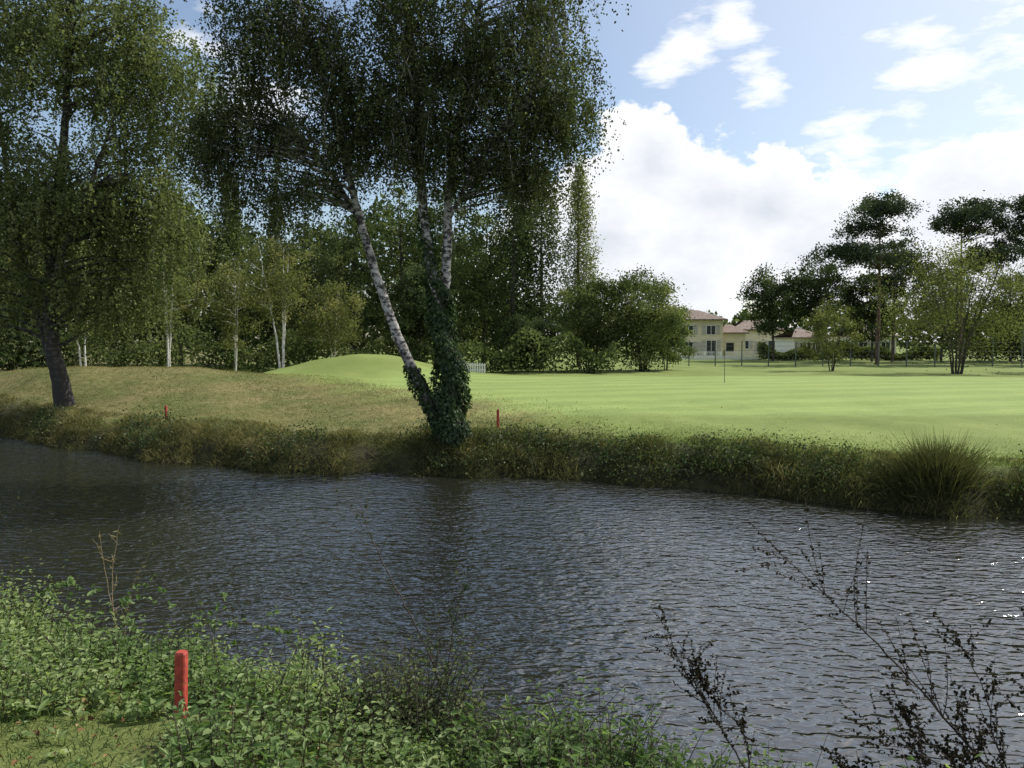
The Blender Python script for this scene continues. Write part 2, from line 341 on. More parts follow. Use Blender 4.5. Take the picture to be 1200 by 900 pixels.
def tree(name,x,y,h,wd,kind,leafm,bark,nclu=90,per=120,leaf=.2,z0=None,base=.15,stems=1,shade=.45,flat=1):
    g=Geo();gz=float(hgt(x,y)) if z0 is None else z0
    trs=[]
    for k in range(stems):
        off=R.normal(size=2)*(.12*wd if stems>1 else .02*wd)
        pts=[[x+off[0]*.15,y+off[1]*.15,gz-.3],[x+off[0]*.5,y+off[1]*.5,gz+h*.3],[x+off[0]*1.1,y+off[1]*1.1,gz+h*.62],[x+off[0]*1.6,y+off[1]*1.6,gz+h*.93]]
        r0=h*.014*(1 if stems==1 else .6);P,r=smoothline(pts,[r0,r0*.75,r0*.45,r0*.1],5,.02*h/10);tube(g,P,r,0,7);trs.append((P,r))
    d=rdir(nclu);rr=R.uniform(0,1,nclu)**.36
    if kind=='round':
        u=d*rr[:,None];cz=gz+h*(base+(1-base)*.5)+u[:,2]*h*(1-base)*.47
        ph=R.uniform(0,6.28,3);ang=np.arctan2(u[:,1],u[:,0])
        lump=1+.16*np.sin(ang*3+ph[0]+u[:,2]*3)+.13*np.sin(ang*5+u[:,2]*5+ph[1])
        C=np.stack([x+u[:,0]*wd*.5*lump,y+u[:,1]*wd*.5*lump,cz],1);sg=wd*.055*np.array([1,1,.8])
    elif kind=='column':
        tz=R.uniform(0,1,nclu);prof=np.interp(tz,[0,.12,.4,.75,1],[.55,.9,1,.7,.08])
        th=R.uniform(0,6.28,nclu);q=R.uniform(0,1,nclu)**.5*prof*wd*.5
        C=np.stack([x+np.cos(th)*q,y+np.sin(th)*q,gz+h*(base+(1-base)*tz)],1);sg=wd*.09*np.array([1,1,3.2])
    elif kind=='cone':
        tz=R.uniform(0,1,nclu)**1.3;prof=(1-tz)*1.0+.05
        th=R.uniform(0,6.28,nclu);q=R.uniform(.2,1,nclu)**.5*prof*wd*.5
        C=np.stack([x+np.cos(th)*q,y+np.sin(th)*q,gz+h*(base+(1-base)*tz)],1);sg=wd*.06*np.array([1,1,1.4])
    elif kind=='pine':
        npl=15;pc=[]
        for k in range(npl):
            tz=R.uniform(.58,1);th=R.uniform(0,6.28);q=R.uniform(.15,1)*(1.25-tz)*1.9*wd*.5*.85
            pc.append([x+np.cos(th)*q,y+np.sin(th)*q,gz+h*tz*.97])
        pc.append([x,y,gz+h*.95]);pc=np.array(pc)
        for c in pc:
            p0,r0=nearest_on_trunks(trs,c);limb(g,p0,r0*1.5,c,0,.1)
        k=R.integers(0,len(pc),nclu)
        C=pc[k]+R.normal(size=(nclu,3))*np.array([wd*.10,wd*.10,h*.022]);sg=wd*.034*np.array([1,1,.75])
    for c in C[R.uniform(size=nclu)<(.35 if kind!='column' else .1)]:
        p0,r0=nearest_on_trunks(trs,c);limb(g,p0,r0,c,0,.1,4)
    cs=np.clip(R.normal(shade,.26,nclu),0,1)
    npc=np.maximum(8,(per*R.uniform(.5,1.5,nclu)).astype(int));idx=np.repeat(np.arange(nclu),npc)
    P=C[idx]+R.normal(size=(len(idx),3))*sg*np.repeat(R.uniform(.7,1.4,nclu),npc)[:,None]
    sh=np.clip(cs[idx]+R.normal(size=len(idx))*.09,0,1)
    P[:,2]=np.maximum(P[:,2],gz+.1)
    leaves(g,P,leaf,sh,1,.2)
    return g.build(name,[bark,leafm])

for (x,y,h,wd,k,m,nm) in [
 (-46,66,17,9,'round',M_bgleaf,'oak_tree'),(-38,70,17,8,'round',M_bgdark,'oak_tree'),(-32.5,66,16,6.5,'round',M_bgleaf,'oak_tree'),
 (-28,68,15,6,'round',M_bgleaf,'oak_tree'),(-24.5,70,15.8,4,'column',M_bgleaf,'poplar_tree'),(-21.5,74,15,5,'cone',M_bgdark,'fir_tree'),
 (-18.3,71,13,7,'round',M_bgleaf,'oak_tree'),(-13.4,68,14.0,6.5,'round',M_bgleaf,'oak_tree'),
 (-9.5,71,17,7,'round',M_bgleaf,'oak_tree'),(-5.6,69,16.2,6.5,'round',M_bgleaf,'oak_tree'),(-2.7,76,15,6,'round',M_bgleaf,'oak_tree'),
 (0.0,70,18.4,5.0,'column',M_bgdark,'poplar_tree'),(2.6,72,16.5,4.6,'column',M_bgdark,'poplar_tree'),(-6.8,60,8.5,4.5,'round',M_bgdark,'oak_tree')]:
    tree(nm,x,y,h,wd,k,m,M_darkbark,110,90,.25,base=.06)
tree('poplar_tree',6.5,78,18.6,3.4,'column',M_poplar,M_darkbark,150,100,.19,base=.12,shade=.55)
for (x,y,h,wd,st,bs) in [(-22.6,53,9.0,4.4,3,.26),(-19.6,57,8.4,4.8,2,.22),(-15.4,54,9.6,5.2,3,.26),(-12.4,56,5.8,4.8,2,.15),(-28.5,50,10,4.8,3,.3),(-33,47,10,5,3,.3),(-25.5,48,7.5,3.6,2,.28),(-30.5,45.5,8.5,4,2,.32)]:
    tree('silver_birch_tree',x,y,h,wd,'round',M_yellow,M_silver,85,90,.15,base=bs,stems=st,shade=.45)
tree('willow_shrub',6.6,67,8.0,6.6,'round',M_bgleaf,M_darkbark,120,140,.19,base=.02,stems=4,shade=.4)
tree('willow_shrub',10.8,66,8.6,7.4,'round',M_bgleaf,M_darkbark,150,150,.19,base=.0,stems=4,shade=.5)
tree('willow_shrub',1.4,64,5.0,4.5,'round',M_bgdark,M_darkbark,80,110,.18,base=.02,stems=3)
tree('willow_shrub',13.0,68,5.6,4.2,'round',M_bgleaf,M_darkbark,80,110,.18,base=.0,stems=3,shade=.5)
tree('pine_tree',38.6,85,17.8,11,'pine',M_pine,M_pinebark,230,75,.24)
tree('pine_tree',43.5,92,14.0,8,'pine',M_pine,M_pinebark,130,70,.24)
tree('pine_tree',48.0,86,17.2,10,'pine',M_pine,M_pinebark,210,75,.24)
tree('pine_tree',55,84,17.8,10,'pine',M_pine,M_pinebark,190,75,.24)
tree('pine_tree',62,86,17.0,11,'pine',M_pine,M_pinebark,140,75,.24)
tree('oak_tree',31.2,96,11.4,7.6,'round',M_bgdark,M_darkbark,90,100,.28,base=.25)
tree('oak_tree',36.5,96,13.0,7.8,'round',M_bgdark,M_darkbark,105,100,.28,base=.25)
tree('oak_tree',42.0,94,10.5,7,'round',M_bgdark,M_darkbark,90,100,.28,base=.2)
tree('oak_tree',49,92,11,8,'round',M_bgdark,M_darkbark,90,90,.28,base=.12)
tree('oak_tree',57,92,11,8,'round',M_bgdark,M_darkbark,90,90,.28,base=.1)
tree('oak_tree',65,92,12,9,'round',M_bgdark,M_darkbark,90,90,.3,base=.05)
tree('willow_tree',32.6,59,9.4,11.0,'round',M_yellow,M_darkbark,170,110,.15,base=.1,stems=8,shade=.2)
tree('willow_tree',26.2,66,6.0,4.8,'round',M_yellow,M_darkbark,75,90,.15,base=.05,stems=4,shade=.22)
tree('willow_tree',42.5,62,6.5,6,'round',M_bgleaf,M_darkbark,80,90,.18,base=.05,stems=4,shade=.4)

def leafmass(name,mat,n,fx,size,shade=.45):
    g=Geo();P,cs=fx(n);leaves(g,P,size,np.clip(shade+cs+R.normal(size=len(P))*.14,0,1),0,.1);return g.build(name,[mat])
def line(x0,x1,yfun,hfun,dep):
    def f(n):
        x=R.uniform(x0,x1,n);top=hfun(x);y=yfun(x)+R.normal(size=n)*dep;z=hgt(x,y)+top*R.uniform(0,1,n)**.6
        return np.stack([x,y,z],1),.15*np.sin(x*.9)+.1*np.sin(x*2.7+z)
    return f
leafmass('woodland_background',M_bgdark,44000,line(-110,2,lambda x:84+0*x,lambda x:13.5+2*np.sin(x*.33)+1.3*np.sin(x*.9+1)+.6*np.sin(x*2.3),1.8),.65)
leafmass('woodland_background',M_bgdark,18000,line(-75,-34,lambda x:56-.1*x,lambda x:14+2*np.sin(x*.4)+1.2*np.sin(x*1.1+1),1.8),.5)
leafmass('distant_tree_line',M_bgleaf,42000,line(-250,300,lambda x:185+8*np.sin(x*.02),lambda x:9+1.5*np.sin(x*.11)+1.3*np.sin(x*.31+1)+.8*np.sin(x*.83),3),1.2,.3)
leafmass('undergrowth',M_bgleaf,20000,line(-45,8,lambda x:62+0*x,lambda x:2.6+.7*np.sin(x*.7)+.5*np.sin(x*1.7),1.2),.26,.4)
leafmass('hedge',M_bgleaf,20000,line(30,52,lambda x:98+0*x,lambda x:1.5+.5*np.sin(x*.5)+.4*np.sin(x*1.3),.5),.24,.45)
leafmass('undergrowth',M_bgdark,26000,line(51,110,lambda x:95+0*x,lambda x:3.2+.9*np.sin(x*.4)+.6*np.sin(x*1.1),1.0),.32,.45)

# ---------------------------------------------------------------- houses
def boxV(x0,x1,y0,y1,z0,z1):
    V=[[x0,y0,z0],[x1,y0,z0],[x1,y1,z0],[x0,y1,z0],[x0,y0,z1],[x1,y0,z1],[x1,y1,z1],[x0,y1,z1]]
    F=[[0,3,2,1],[4,5,6,7],[0,1,5,4],[1,2,6,5],[2,3,7,6],[3,0,4,7]];return V,F
def addbox(g,*a,mat=0):
    V,F=boxV(*a);g.add(V,F,mat)
def part(name,mat,boxes,parent):
    g=Geo()
    for b_ in boxes: addbox(g,*b_)
    return g.build(name,[mat],parent)
def tilemat():
    m,nt,o=newmat('roof_tiles');N=nt.nodes.new;L=nt.links.new
    tc=N('ShaderNodeTexCoord');wv=N('ShaderNodeTexWave');wv.inputs['Scale'].default_value=2.2;L(tc.outputs['Object'],wv.inputs[0])
    no=N('ShaderNodeTexNoise');no.inputs['Scale'].default_value=2;L(tc.outputs['Object'],no.inputs[0])
    r=ramp(nt,[(.3,(.21,.15,.115)),(.7,(.32,.25,.20))]);L(no.outputs[0],r.inputs[0])
    p=N('ShaderNodeBsdfPrincipled');p.inputs['Roughness'].default_value=.85;L(r.outputs[0],p.inputs[0])
    b=N('ShaderNodeBump');b.inputs['Distance'].default_value=.08;L(wv.outputs[0],b.inputs['Height']);L(b.outputs[0],p.inputs['Normal']);L(p.outputs[0],o.inputs[0]);return m
M_tile=tilemat();M_cream=plain('cream_render',(.70,.62,.45),.85,.08,1);M_whitewall=plain('white_render',(.78,.77,.74),.85,.06,1)
M_glass=plain('window_glass',(.03,.035,.04),.08,.2);M_shutter=plain('shutter_paint',(.45,.42,.36),.6,.1)
def hip(parent,x0,x1,y0,y1,z,h,ov=.5):
    x0-=ov;x1+=ov;y0-=ov;y1+=ov;m=min((y1-y0)/2,(x1-x0)/2*.8);ym=(y0+y1)/2
    V=[[x0,y0,z],[x1,y0,z],[x1,y1,z],[x0,y1,z],[x0+m,ym,z+h],[x1-m,ym,z+h],[x0,y0,z-.15],[x1,y0,z-.15],[x1,y1,z-.15],[x0,y1,z-.15]]
    g=Geo();g.add(V,[[0,1,5,4],[2,3,4,5],[1,2,5,5],[3,0,4,4],[6,7,1,0],[7,8,2,1],[8,9,3,2],[9,6,0,3],[9,8,7,6]]);return g
def fixhip(g,parent):
    ob=g.build('roof',[M_tile],parent);ob.data.validate();return ob
def house(name,x0,x1,y,dep,eave,rh,wall,wins,door=None,wing=None,chim=True):
    e=bpy.data.objects.new(name,None);link(e)
    gz=float(hgt((x0+x1)/2,y))-.1
    part('walls',wall,[(x0,x1,y,y+dep,gz,gz+eave)],e)
    fixhip(hip(e,x0,x1,y,y+dep,gz+eave+.16,rh),e)
    gl=[];fr=[];shu=[]
    for (wx,wz,ww,wh) in wins:
        X0=x0+wx;Z0=gz+wz;gl.append((X0,X0+ww,y-.03,y+.02,Z0,Z0+wh))
        for q in ((X0-.08,X0,Z0-.08,Z0+wh+.08),(X0+ww,X0+ww+.08,Z0-.08,Z0+wh+.08),(X0,X0+ww,Z0+wh,Z0+wh+.08),(X0,X0+ww,Z0-.08,Z0),(X0+ww/2-.03,X0+ww/2+.03,Z0,Z0+wh)):
            fr.append((q[0],q[1],y-.08,y-.032,q[2],q[3]))
        shu.append((X0-.62,X0-.1,y-.06,y-.003,Z0-.05,Z0+wh+.05));shu.append((X0+ww+.1,X0+ww+.62,y-.06,y-.003,Z0-.05,Z0+wh+.05))
    part('window_glass',M_glass,gl,e);part('window_frames',M_white,fr,e);part('shutters',M_shutter,shu,e)
    if door is not None: part('door',M_shutter,[(x0+door,x0+door+1,y-.05,y-.002,gz,gz+2.1)],e)
    if wing:
        a_,b_,eh=wing;part('wing_walls',wall,[(a_,b_,y+1,y+dep-1,gz,gz+eh)],e);fixhip(hip(e,a_,b_,y+1,y+dep-1,gz+eh+.16,1.1,.4),e)
        part('wing_window_glass',M_glass,[(a_+.5,a_+1.5,y+.97,y+1.02,gz+1,gz+2.1)],e)
    if chim: part('chimney',wall,[(x1-2.0,x1-1.4,y+dep/2+.3,y+dep/2+.9,gz+eave,gz+eave+rh+.4)],e)
house('house',21.2,27.2,104,8,5.0,1.3,M_cream,[(1.0,3.2,1.1,1.1),(3.9,3.2,1.1,1.1),(1.0,.9,1.1,1.3),(3.9,.3,1.2,2.1)],2.5,(27.4,30.4,3.3),False)
house('house',34,42,124,9,3.8,1.5,M_cream,[(1.2,1,1.2,1.2),(5.4,1,1.2,1.2)],3.3)
house('house',38.5,42.5,110,8,2.7,1.2,M_whitewall,[(.8,1,.8,1.1),(2.5,1,.8,1.1)],None)
house('house',45.5,51.5,108,8,2.9,1.4,M_whitewall,[(1.0,1,1.1,1.2),(4.0,1,1.1,1.2)],2.5)
g=Geo();zz=float(hgt(30,101))
addbox(g,20,34,100.9,101.1,zz-.2,zz+.55)
for x in np.arange(20,34,2): addbox(g,x,x+.25,100.85,100.898,zz-.2,zz+1.15)
for x in np.arange(20.1,33.9,.2): addbox(g,x,x+.05,100.98,101.0,zz+.553,zz+1.0)
addbox(g,20,34,101.003,101.03,zz+.97,zz+1.05)
g.build('white_garden_fence',[M_whitewall])

M_post=plain('fence_metal',(.10,.115,.10),.6)
g=Geo();fx0,fy0,fx1,fy1=15,80,80,70
px=np.arange(fx0,fx1,2.5)
for x in px:
    y=fy0+(fy1-fy0)*(x-fx0)/(fx1-fx0);z=float(hgt(x,y));ht=2.4 if x<44 else 3.6;addbox(g,x-.045,x+.045,y-.045,y+.045,z-.2,z+ht)
for hh_ in (.15,.6,1.05,1.5,1.95,2.35):
    P=[[x,fy0+(fy1-fy0)*(x-fx0)/(fx1-fx0)-.06,float(hgt(x,80))+hh_] for x in px];tube(g,P,.012,0,4)
g.build('wire_fence',[M_post])
g=Geo()
for x in np.arange(-3.9,-1.9,.17):
    z=float(hgt(x,58));addbox(g,x,x+.1,58.0,58.03,z-.1,z+.75)
z=float(hgt(-3,58));addbox(g,-3.95,-1.9,58.032,58.07,z+.2,z+.28);addbox(g,-3.95,-1.9,58.032,58.07,z+.55,z+.63)
g.build('white_picket_fence',[M_white])

e=bpy.data.objects.new('golf_flagstick',None);link(e)
fx,fy=11.1,42.0;fz=float(hgt(fx,fy))
M_pole=plain('flag_pole_paint',(.12,.12,.09),.5);M_flag=plain('flag_cloth',(.35,.30,.16),.8)
g=Geo();tube(g,[[fx,fy,fz-.1],[fx,fy,fz+.8],[fx,fy,fz+1.75]],.018,0,8);g.build('pole',[M_pole],e)
g=Geo();n=8;V=[];F=[]
for k in range(n+1):
    u=k/n;yy=fy+.05*math.sin(u*9)
    V+= [[fx-.02-u*.10,yy,fz+1.73-.12*u],[fx-.02-u*.05,yy,fz+1.42-.1*u]]
for k in range(n): F.append([2*k,2*k+2,2*k+3,2*k+1])
g.add(V,F,0,.5,True);g.build('flag',[M_flag],e)
g=Geo();tube(g,[[fx,fy,fz-.05],[fx,fy,fz+.012]],.055,0,14);g.build('cup',[M_white],e)

def stake(x,y,h,wd,lean=(0,0)):
    z=float(hgt(x,y));g=Geo();a=wd/2;c=a*.22
    prof=[(-a+c,-a),(a-c,-a),(a,-a+c),(a,a-c),(a-c,a),(-a+c,a),(-a,a-c),(-a,-a+c)]
    V=[];lv=[(-.25,1),(h-.015,1),(h,.8)]
    for hz,k in lv:
        for (px_,py_) in prof: V.append([x+px_*k+lean[0]*hz,y+py_*k+lean[1]*hz,z+hz])
    F=[]
    for l in range(2):
        for k in range(8): F.append([l*8+k,l*8+(k+1)%8,(l+1)*8+(k+1)%8,(l+1)*8+k])
    t0=16;F+=[[t0,t0+1,t0+2,t0+3],[t0,t0+3,t0+4,t0+7],[t0+4,t0+5,t0+6,t0+7]]
    g.add(V,F);return g.build('red_stake',[M_red])
SX,SY=-2.19,5.2
stake(SX,SY,.44,.068,(.03,0));stake(-11.6,26.9,.5,.07);stake(-.42,23.9,.55,.08)

# ---------------------------------------------------------------- grasses, bank vegetation
def onground(x,y): return np.stack([x,y,hgt(x,y)],1)
n=70000;x=R.uniform(-28,3,n);y=R.uniform(22,42,n);xb_=np.interp(y,[18,23,30,38,43,52],[4,2.5,0,-6.0,-12,-26])
k=(y-yF(x)>.8)&(x<xb_+R.normal(size=n)*1.5);P=onground(x[k],y[k]);m=len(P)
g=Geo();d=R.normal(size=(m,3))*.5;d[:,2]=1
clump=.5+.25*np.sin(P[:,0]*1.3+P[:,1]*.7)+.2*np.sin(P[:,0]*3.1-P[:,1]*2.2)
blades(g,P,d,R.uniform(.05,.13,m),.008,.5,np.clip(clump+R.normal(size=m)*.2,0,1));g.build('dry_grass',[M_straw])
n=90000;x=R.uniform(-30,15,n);s_=R.uniform(-.05,2.6,n);y=yF(x)+s_;P=onground(x,y)
cl=np.sin(x*2.3)+np.sin(x*5.1+1)+np.sin(x*.8+2)+np.sin(s_*4+x)
k=R.uniform(-2.5,2.5,n)<cl+1.4*(s_<1.6);P=P[k];s_=s_[k];cl=cl[k];m=len(P)
g=Geo();d=R.normal(size=(m,3))*.4;d[:,1]-=.45;d[:,2]=1
lf=np.clip((-P[:,0]-1)/6,0,1)
blades(g,P,d,R.uniform(.15,.45,m)*(1+.28*cl)*np.where(s_>1.6,.45,1),.007,R.uniform(.3,1.6,m),np.clip(.36+.08*cl+.16*lf+R.normal(size=m)*.2,0,1));g.build('bank_grass',[M_grass])
n=26000;x=R.uniform(-1,20,n);s_=1.6+R.exponential(1.1,n);y=yF(x)+s_;k=s_<6;P=onground(x[k],y[k]);m=len(P)
g=Geo();d=R.normal(size=(m,3))*.5;d[:,2]=1;blades(g,P,d,R.uniform(.04,.11,m),.006,.6,np.clip(R.normal(.5,.2,m),0,1))
M_rough=leafmat('rough_blades',[(0,(.07,.10,.03)),(.5,(.14,.19,.055)),(1,(.26,.27,.11))],.4);g.build('rough_grass',[M_rough])
def brambles(cx,per,sz):
    g=Geo();cs_=R.uniform(0,1.7,len(cx));cy=yF(cx)+cs_
    C=onground(cx,cy);C[:,2]+=R.uniform(0,.26,len(cx));idx=np.repeat(np.arange(len(C)),per)
    P=C[idx]+R.normal(size=(len(idx),3))*np.array([.26,.2,.13]);P[:,2]=np.maximum(P[:,2],.02)
    leaves(g,P,sz,np.clip(np.repeat(R.normal(.42,.22,len(C)),per)+R.normal(size=len(P))*.13,0,1),1,.2,.38)
    for k in range(len(cx)//2):
        c=C[R.integers(0,len(C))];d_=R.normal(size=3);d_[1]=-abs(d_[1]);L_=R.uniform(.5,1.1)
        t=np.linspace(0,1,6)[:,None];Q=c+t*np.array([d_[0]*.5,d_[1]*.4,0])*L_+np.array([0,0,1])*(t*1.4-t*t*1.9)*L_*.6
        Q[:,2]=np.maximum(Q[:,2],.01);tube(g,Q,[.006]*5+[.002],0,4)
        q=Q[R.integers(1,6,14)]+R.normal(size=(14,3))*.05;leaves(g,q,sz,R.uniform(.3,.8,14),1,.2,.38)
    return g.build('bramble_bush',[M_twig,M_bramble])
brambles(np.concatenate([R.normal(c,.7,34) for c in (.3,2.6,5.0,6.9,11.2)]),70,.065)
brambles(np.concatenate([R.normal(c,.6,16) for c in (-1.8,-6.5,-11.5,-16.5)]),70,.075)
def tuft(name,x,y,n,L,lean,wd,mat,sh=.4,rad=.25):
    g=Geo();P=np.stack([x+R.normal(size=n)*rad,y+R.normal(size=n)*rad*.8,0*np.zeros(n)],1);P[:,2]=np.maximum(hgt(P[:,0],P[:,1]),0)
    d=R.normal(size=(n,3))*lean+ (P-np.array([x,y,0]))*np.array([.8,.8,0]);d[:,2]=1
    blades(g,P,d,R.uniform(L*.5,L,n),wd,R.uniform(.1,1.1,n),np.clip(R.normal(sh,.2,n),0,1));return g.build(name,[mat])
tuft('rush_tuft',9.1,17.1,3000,1.4,.2,.006,M_grass,.28,.27)
tuft('rush_tuft',8.2,17.6,500,.7,.35,.006,M_grass,.35,.25)
tuft('rush_tuft',10.6,16.6,500,.7,.35,.006,M_grass,.35,.25)
tuft('rush_tuft',3.6,21.2,350,.6,.35,.006,M_grass,.45,.25)
tuft('rush_tuft',-.9,22.3,500,.6,.35,.006,M_grass,.4,.4)
tuft('rush_tuft',-2.6,22.6,500,.55,.35,.006,M_grass,.4,.5)
g=Geo();n=300;x=R.uniform(-3,18,n);y=yF(x)+2+R.exponential(4,n);P=onground(x,y);P[:,2]+=.02
leaves(g,P,.045,R.uniform(.5,1,n),0,0,.4);g.build('fallen_leaves',[M_dead])

def weedpatch(name,x,y,H,hue,mat,ls=(.035,.08),nlv=(12,22),wr=(.2,.38),elev=(-.3,.5)):
    g=Geo();base=onground(x,y);base[:,2]=np.maximum(base[:,2],.0)
    for q in range(len(x)):
        ln=R.normal(size=2)*.22;tt=np.linspace(0,1,4)[:,None]
        Q=base[q]+np.concatenate([ln*tt**1.5*H[q]*1.4,tt*H[q]],1)
        tube(g,Q,[.004,.0035,.003,.0015],0,3,.3)
        nl=R.integers(*nlv);u=np.linspace(.1,1,nl)+R.normal(size=nl)*.02;u=np.clip(u,0.05,1.02)
        B=np.stack([base[q][0]+ln[0]*u**1.5*H[q]*1.4,base[q][1]+ln[1]*u**1.5*H[q]*1.4,base[q][2]+u*H[q]],1)
        th=np.arange(nl)*2.4+R.uniform(0,6);a_=np.stack([np.cos(th),np.sin(th),R.uniform(elev[0],elev[1],nl)],1)
        bigleaves(g,B+a_*.012,a_,R.uniform(ls[0],ls[1],nl)*(1.2-.5*u)*R.uniform(.8,1.25),np.clip(hue[q]+R.normal(size=nl)*.12+.25*u-.12,0,1),1,R.uniform(*wr))
    return g.build(name,[M_twig,mat])
nst=8200;x=R.uniform(-8.5,2.4,nst);y=R.uniform(3.7,11,nst);t_=yN(x)-y
dens=np.sin(x*2.2+1)+np.sin(x*4.3+t_*3)+.5*np.sin(t_*5)
grassy=(x/y<-.45+.03*np.sin(y*9))&(y<5.35+.25*np.sin(x*4)-.35*(x+2.2<0))
clear=(np.abs(x-SX)<.16)&(y<SY+.02)&(y>SY-.9)
k=(t_>-.15)&(t_<3.6)&~(grassy&(R.uniform(size=nst)<.85))&~clear&(np.abs(x)<.78*y+.6)&(R.uniform(-2.6,1.3,nst)<dens+1.0)
x=x[k];y=y[k];t_=t_[k];m=len(x);gk=grassy[k]
H=R.uniform(.14,.42,m)*(1+.36*np.sin(x*3.3)+.28*np.sin(x*7+y*3))*np.interp(t_,[0,1.3,2.2,3.5],[1.15,1.05,.8,.6])*np.where(gk,.4,1)
hue=np.clip(.58+.22*np.sin(x*2.9+y*2)+R.normal(size=m)*.17-.34*np.clip((x+1.2)/1.2,0,1),0,1)
sel=R.uniform(size=m)
a1=sel<.55;a2=(sel>=.55)&(sel<.85);a3=sel>=.85
weedpatch('weeds',x[a1],y[a1],H[a1],hue[a1],M_weed,(.03,.065),(14,24))
weedpatch('weeds',x[a2],y[a2],H[a2]*1.15,hue[a2]*.9,M_weed,(.05,.10),(8,14),(.13,.2),(.0,.9))
weedpatch('weeds',x[a3],y[a3],H[a3]*.9,np.clip(hue[a3]+.05,0,1),M_weed,(.05,.09),(7,12),(.3,.42),(-.2,.5))
n=340;x=R.normal(-.62,.42,n);y=R.normal(5.9,.25,n);H=R.uniform(.3,.85,n)*np.exp(-((x+.62)/.75)**2);weedpatch('nettle_clump',x,y,H,R.normal(.45,.2,n),M_bramble,(.03,.06))
n=150;x=R.normal(.5,.5,n);y=R.normal(5.3,.2,n);weedpatch('nettle_clump',x,y,R.uniform(.15,.4,n),R.normal(.4,.2,n),M_bramble,(.03,.055))
n=130;x=R.normal(1.75,.28,n);y=R.normal(4.95,.12,n);weedpatch('nettle_clump',x,y,R.uniform(.2,.5,n),R.normal(.35,.2,n),M_weed,(.03,.055))
n=26;x=R.uniform(-5,.2,n);y=yN(x)-R.uniform(.2,1.6,n);weedpatch('tall_weeds',x,y,R.uniform(.5,.8,n),R.normal(.5,.2,n),M_bramble,(.03,.06),(8,14))
n=80000;x=R.uniform(-9,4,n);y=R.uniform(2.2,10,n);t_=yN(x)-y
k=(t_>.0)&(np.abs(x)<.8*y+1.2);P=onground(x[k],y[k]);t_=t_[k];m=len(P);d=R.normal(size=(m,3))*.5;d[:,2]=1
pn=.5+.5*np.sin(P[:,0]*3.1+P[:,1]*1.7)*np.sin(P[:,1]*4.3-P[:,0])
g=Geo();blades(g,P,d,R.uniform(.05,.13,m)*(.6+.8*pn)*np.where(t_<1.6,2.2,1),.0028,.7,np.clip(R.normal(.36,.18,m)+.25*pn-.1,0,1));
M_ngrass=leafmat('lawn_blades',[(0,(.035,.055,.018)),(.5,(.09,.13,.045)),(.85,(.17,.195,.075)),(1,(.32,.28,.15))],.4)
g.build('grass',[M_ngrass])
for (x,y,n,L) in [(.35,5.9,150,.62),(.75,5.7,110,.6),(.0,6.2,110,.5),(-1.0,6.4,60,.45),(1.05,5.4,80,.55),(-3.6,7.8,60,.5),(-1.9,6.6,60,.45),(.55,5.4,90,.5)]:
    tuft('dry_grass_tuft',x,y,n,L,.38,.0028,M_grass,.5,.13)
g=Geo();n=260;x=R.uniform(-4.5,-1,n);y=R.uniform(3.2,6.0,n);k=(yN(x)-y>1.6);P=onground(x[k],y[k]);P[:,2]+=.045;m=len(P)
a_=R.normal(size=(m,3));a_[:,2]*=.25;bigleaves(g,P,a_,R.uniform(.025,.05,m),R.uniform(0,1,m),0,.38,.5);g.build('fallen_leaves',[M_dead])

def twiggy(name,stems,mleaf,leafsize,nleaf,side=6,r=.006,shade=.3,sub=.35,mstem=M_twig,leafr=.4):
    g=Geo()
    for pts,rr in stems:
        P,rad=smoothline(pts,np.linspace(rr,rr*.25,len(pts)),6,.004);tube(g,P,rad,0,5)
        Ls=np.linalg.norm(P[-1]-P[0]);pos=[P]
        for k in range(side):
            i_=R.integers(int(len(P)*.25),len(P)-2);dr=unit(P[i_+1]-P[i_-1]);q=unit(dr*.8+R.normal(size=3)*.6+np.array([0,0,.35]))
            l_=Ls*sub*R.uniform(.35,1)*(1-.5*i_/len(P));tt=np.linspace(0,1,6)[:,None]
            Q=P[i_]+q*l_*tt+R.normal(size=3)*l_*.15*tt**2;tube(g,Q,np.linspace(rad[i_]*.6,.0015,6),0,4);pos.append(Q)
        for Q in pos:
            nn=max(2,int(nleaf*(np.linalg.norm(Q[-1]-Q[0])/Ls+.1)));u=R.uniform(.15,1,nn)*(len(Q)-1);i_=np.minimum(u.astype(int),len(Q)-2);f=(u-i_)[:,None]
            B=Q[i_]*(1-f)+Q[i_+1]*f;a_=rdir(nn)
            bigleaves(g,B,a_,leafsize*R.uniform(.5,1.3,nn),np.clip(R.normal(shade,.2,nn),0,1),1,leafr,.4,rdir(nn))
    return g.build(name,[mstem,mleaf])
S=[([[2.9,4.3,.9],[2.55,4.4,1.35],[2.2,4.5,1.75],[1.85,4.55,2.1],[1.5,4.6,2.42]],.009),
   ([[2.9,4.3,.9],[2.75,4.45,1.3],[2.7,4.5,1.6],[2.55,4.6,1.95]],.006),
   ([[3.0,4.3,.9],[2.6,4.2,1.2],[2.2,4.2,1.38],[1.75,4.2,1.62]],.006),
   ([[1.5,4.9,.85],[1.3,4.95,1.2],[1.1,5.0,1.5],[.95,5.0,1.85]],.006),
   ([[1.5,4.9,.85],[1.45,4.95,1.15],[1.25,5.0,1.35],[1.15,5.0,1.6]],.005),
   ([[3.0,4.3,.9],[2.95,4.4,1.3],[3.0,4.5,1.7],[3.05,4.5,2.0]],.006),
   ([[2.4,4.3,.8],[2.3,4.35,1.25],[2.15,4.4,1.6]],.005),([[2.75,4.3,.8],[2.55,4.3,1.2],[2.45,4.35,1.65]],.005),
   ([[2.6,4.2,.9],[2.4,4.2,1.2],[2.35,4.25,1.45]],.005),([[2.2,4.2,.9],[2.0,4.2,1.15],[1.7,4.25,1.35]],.005)]
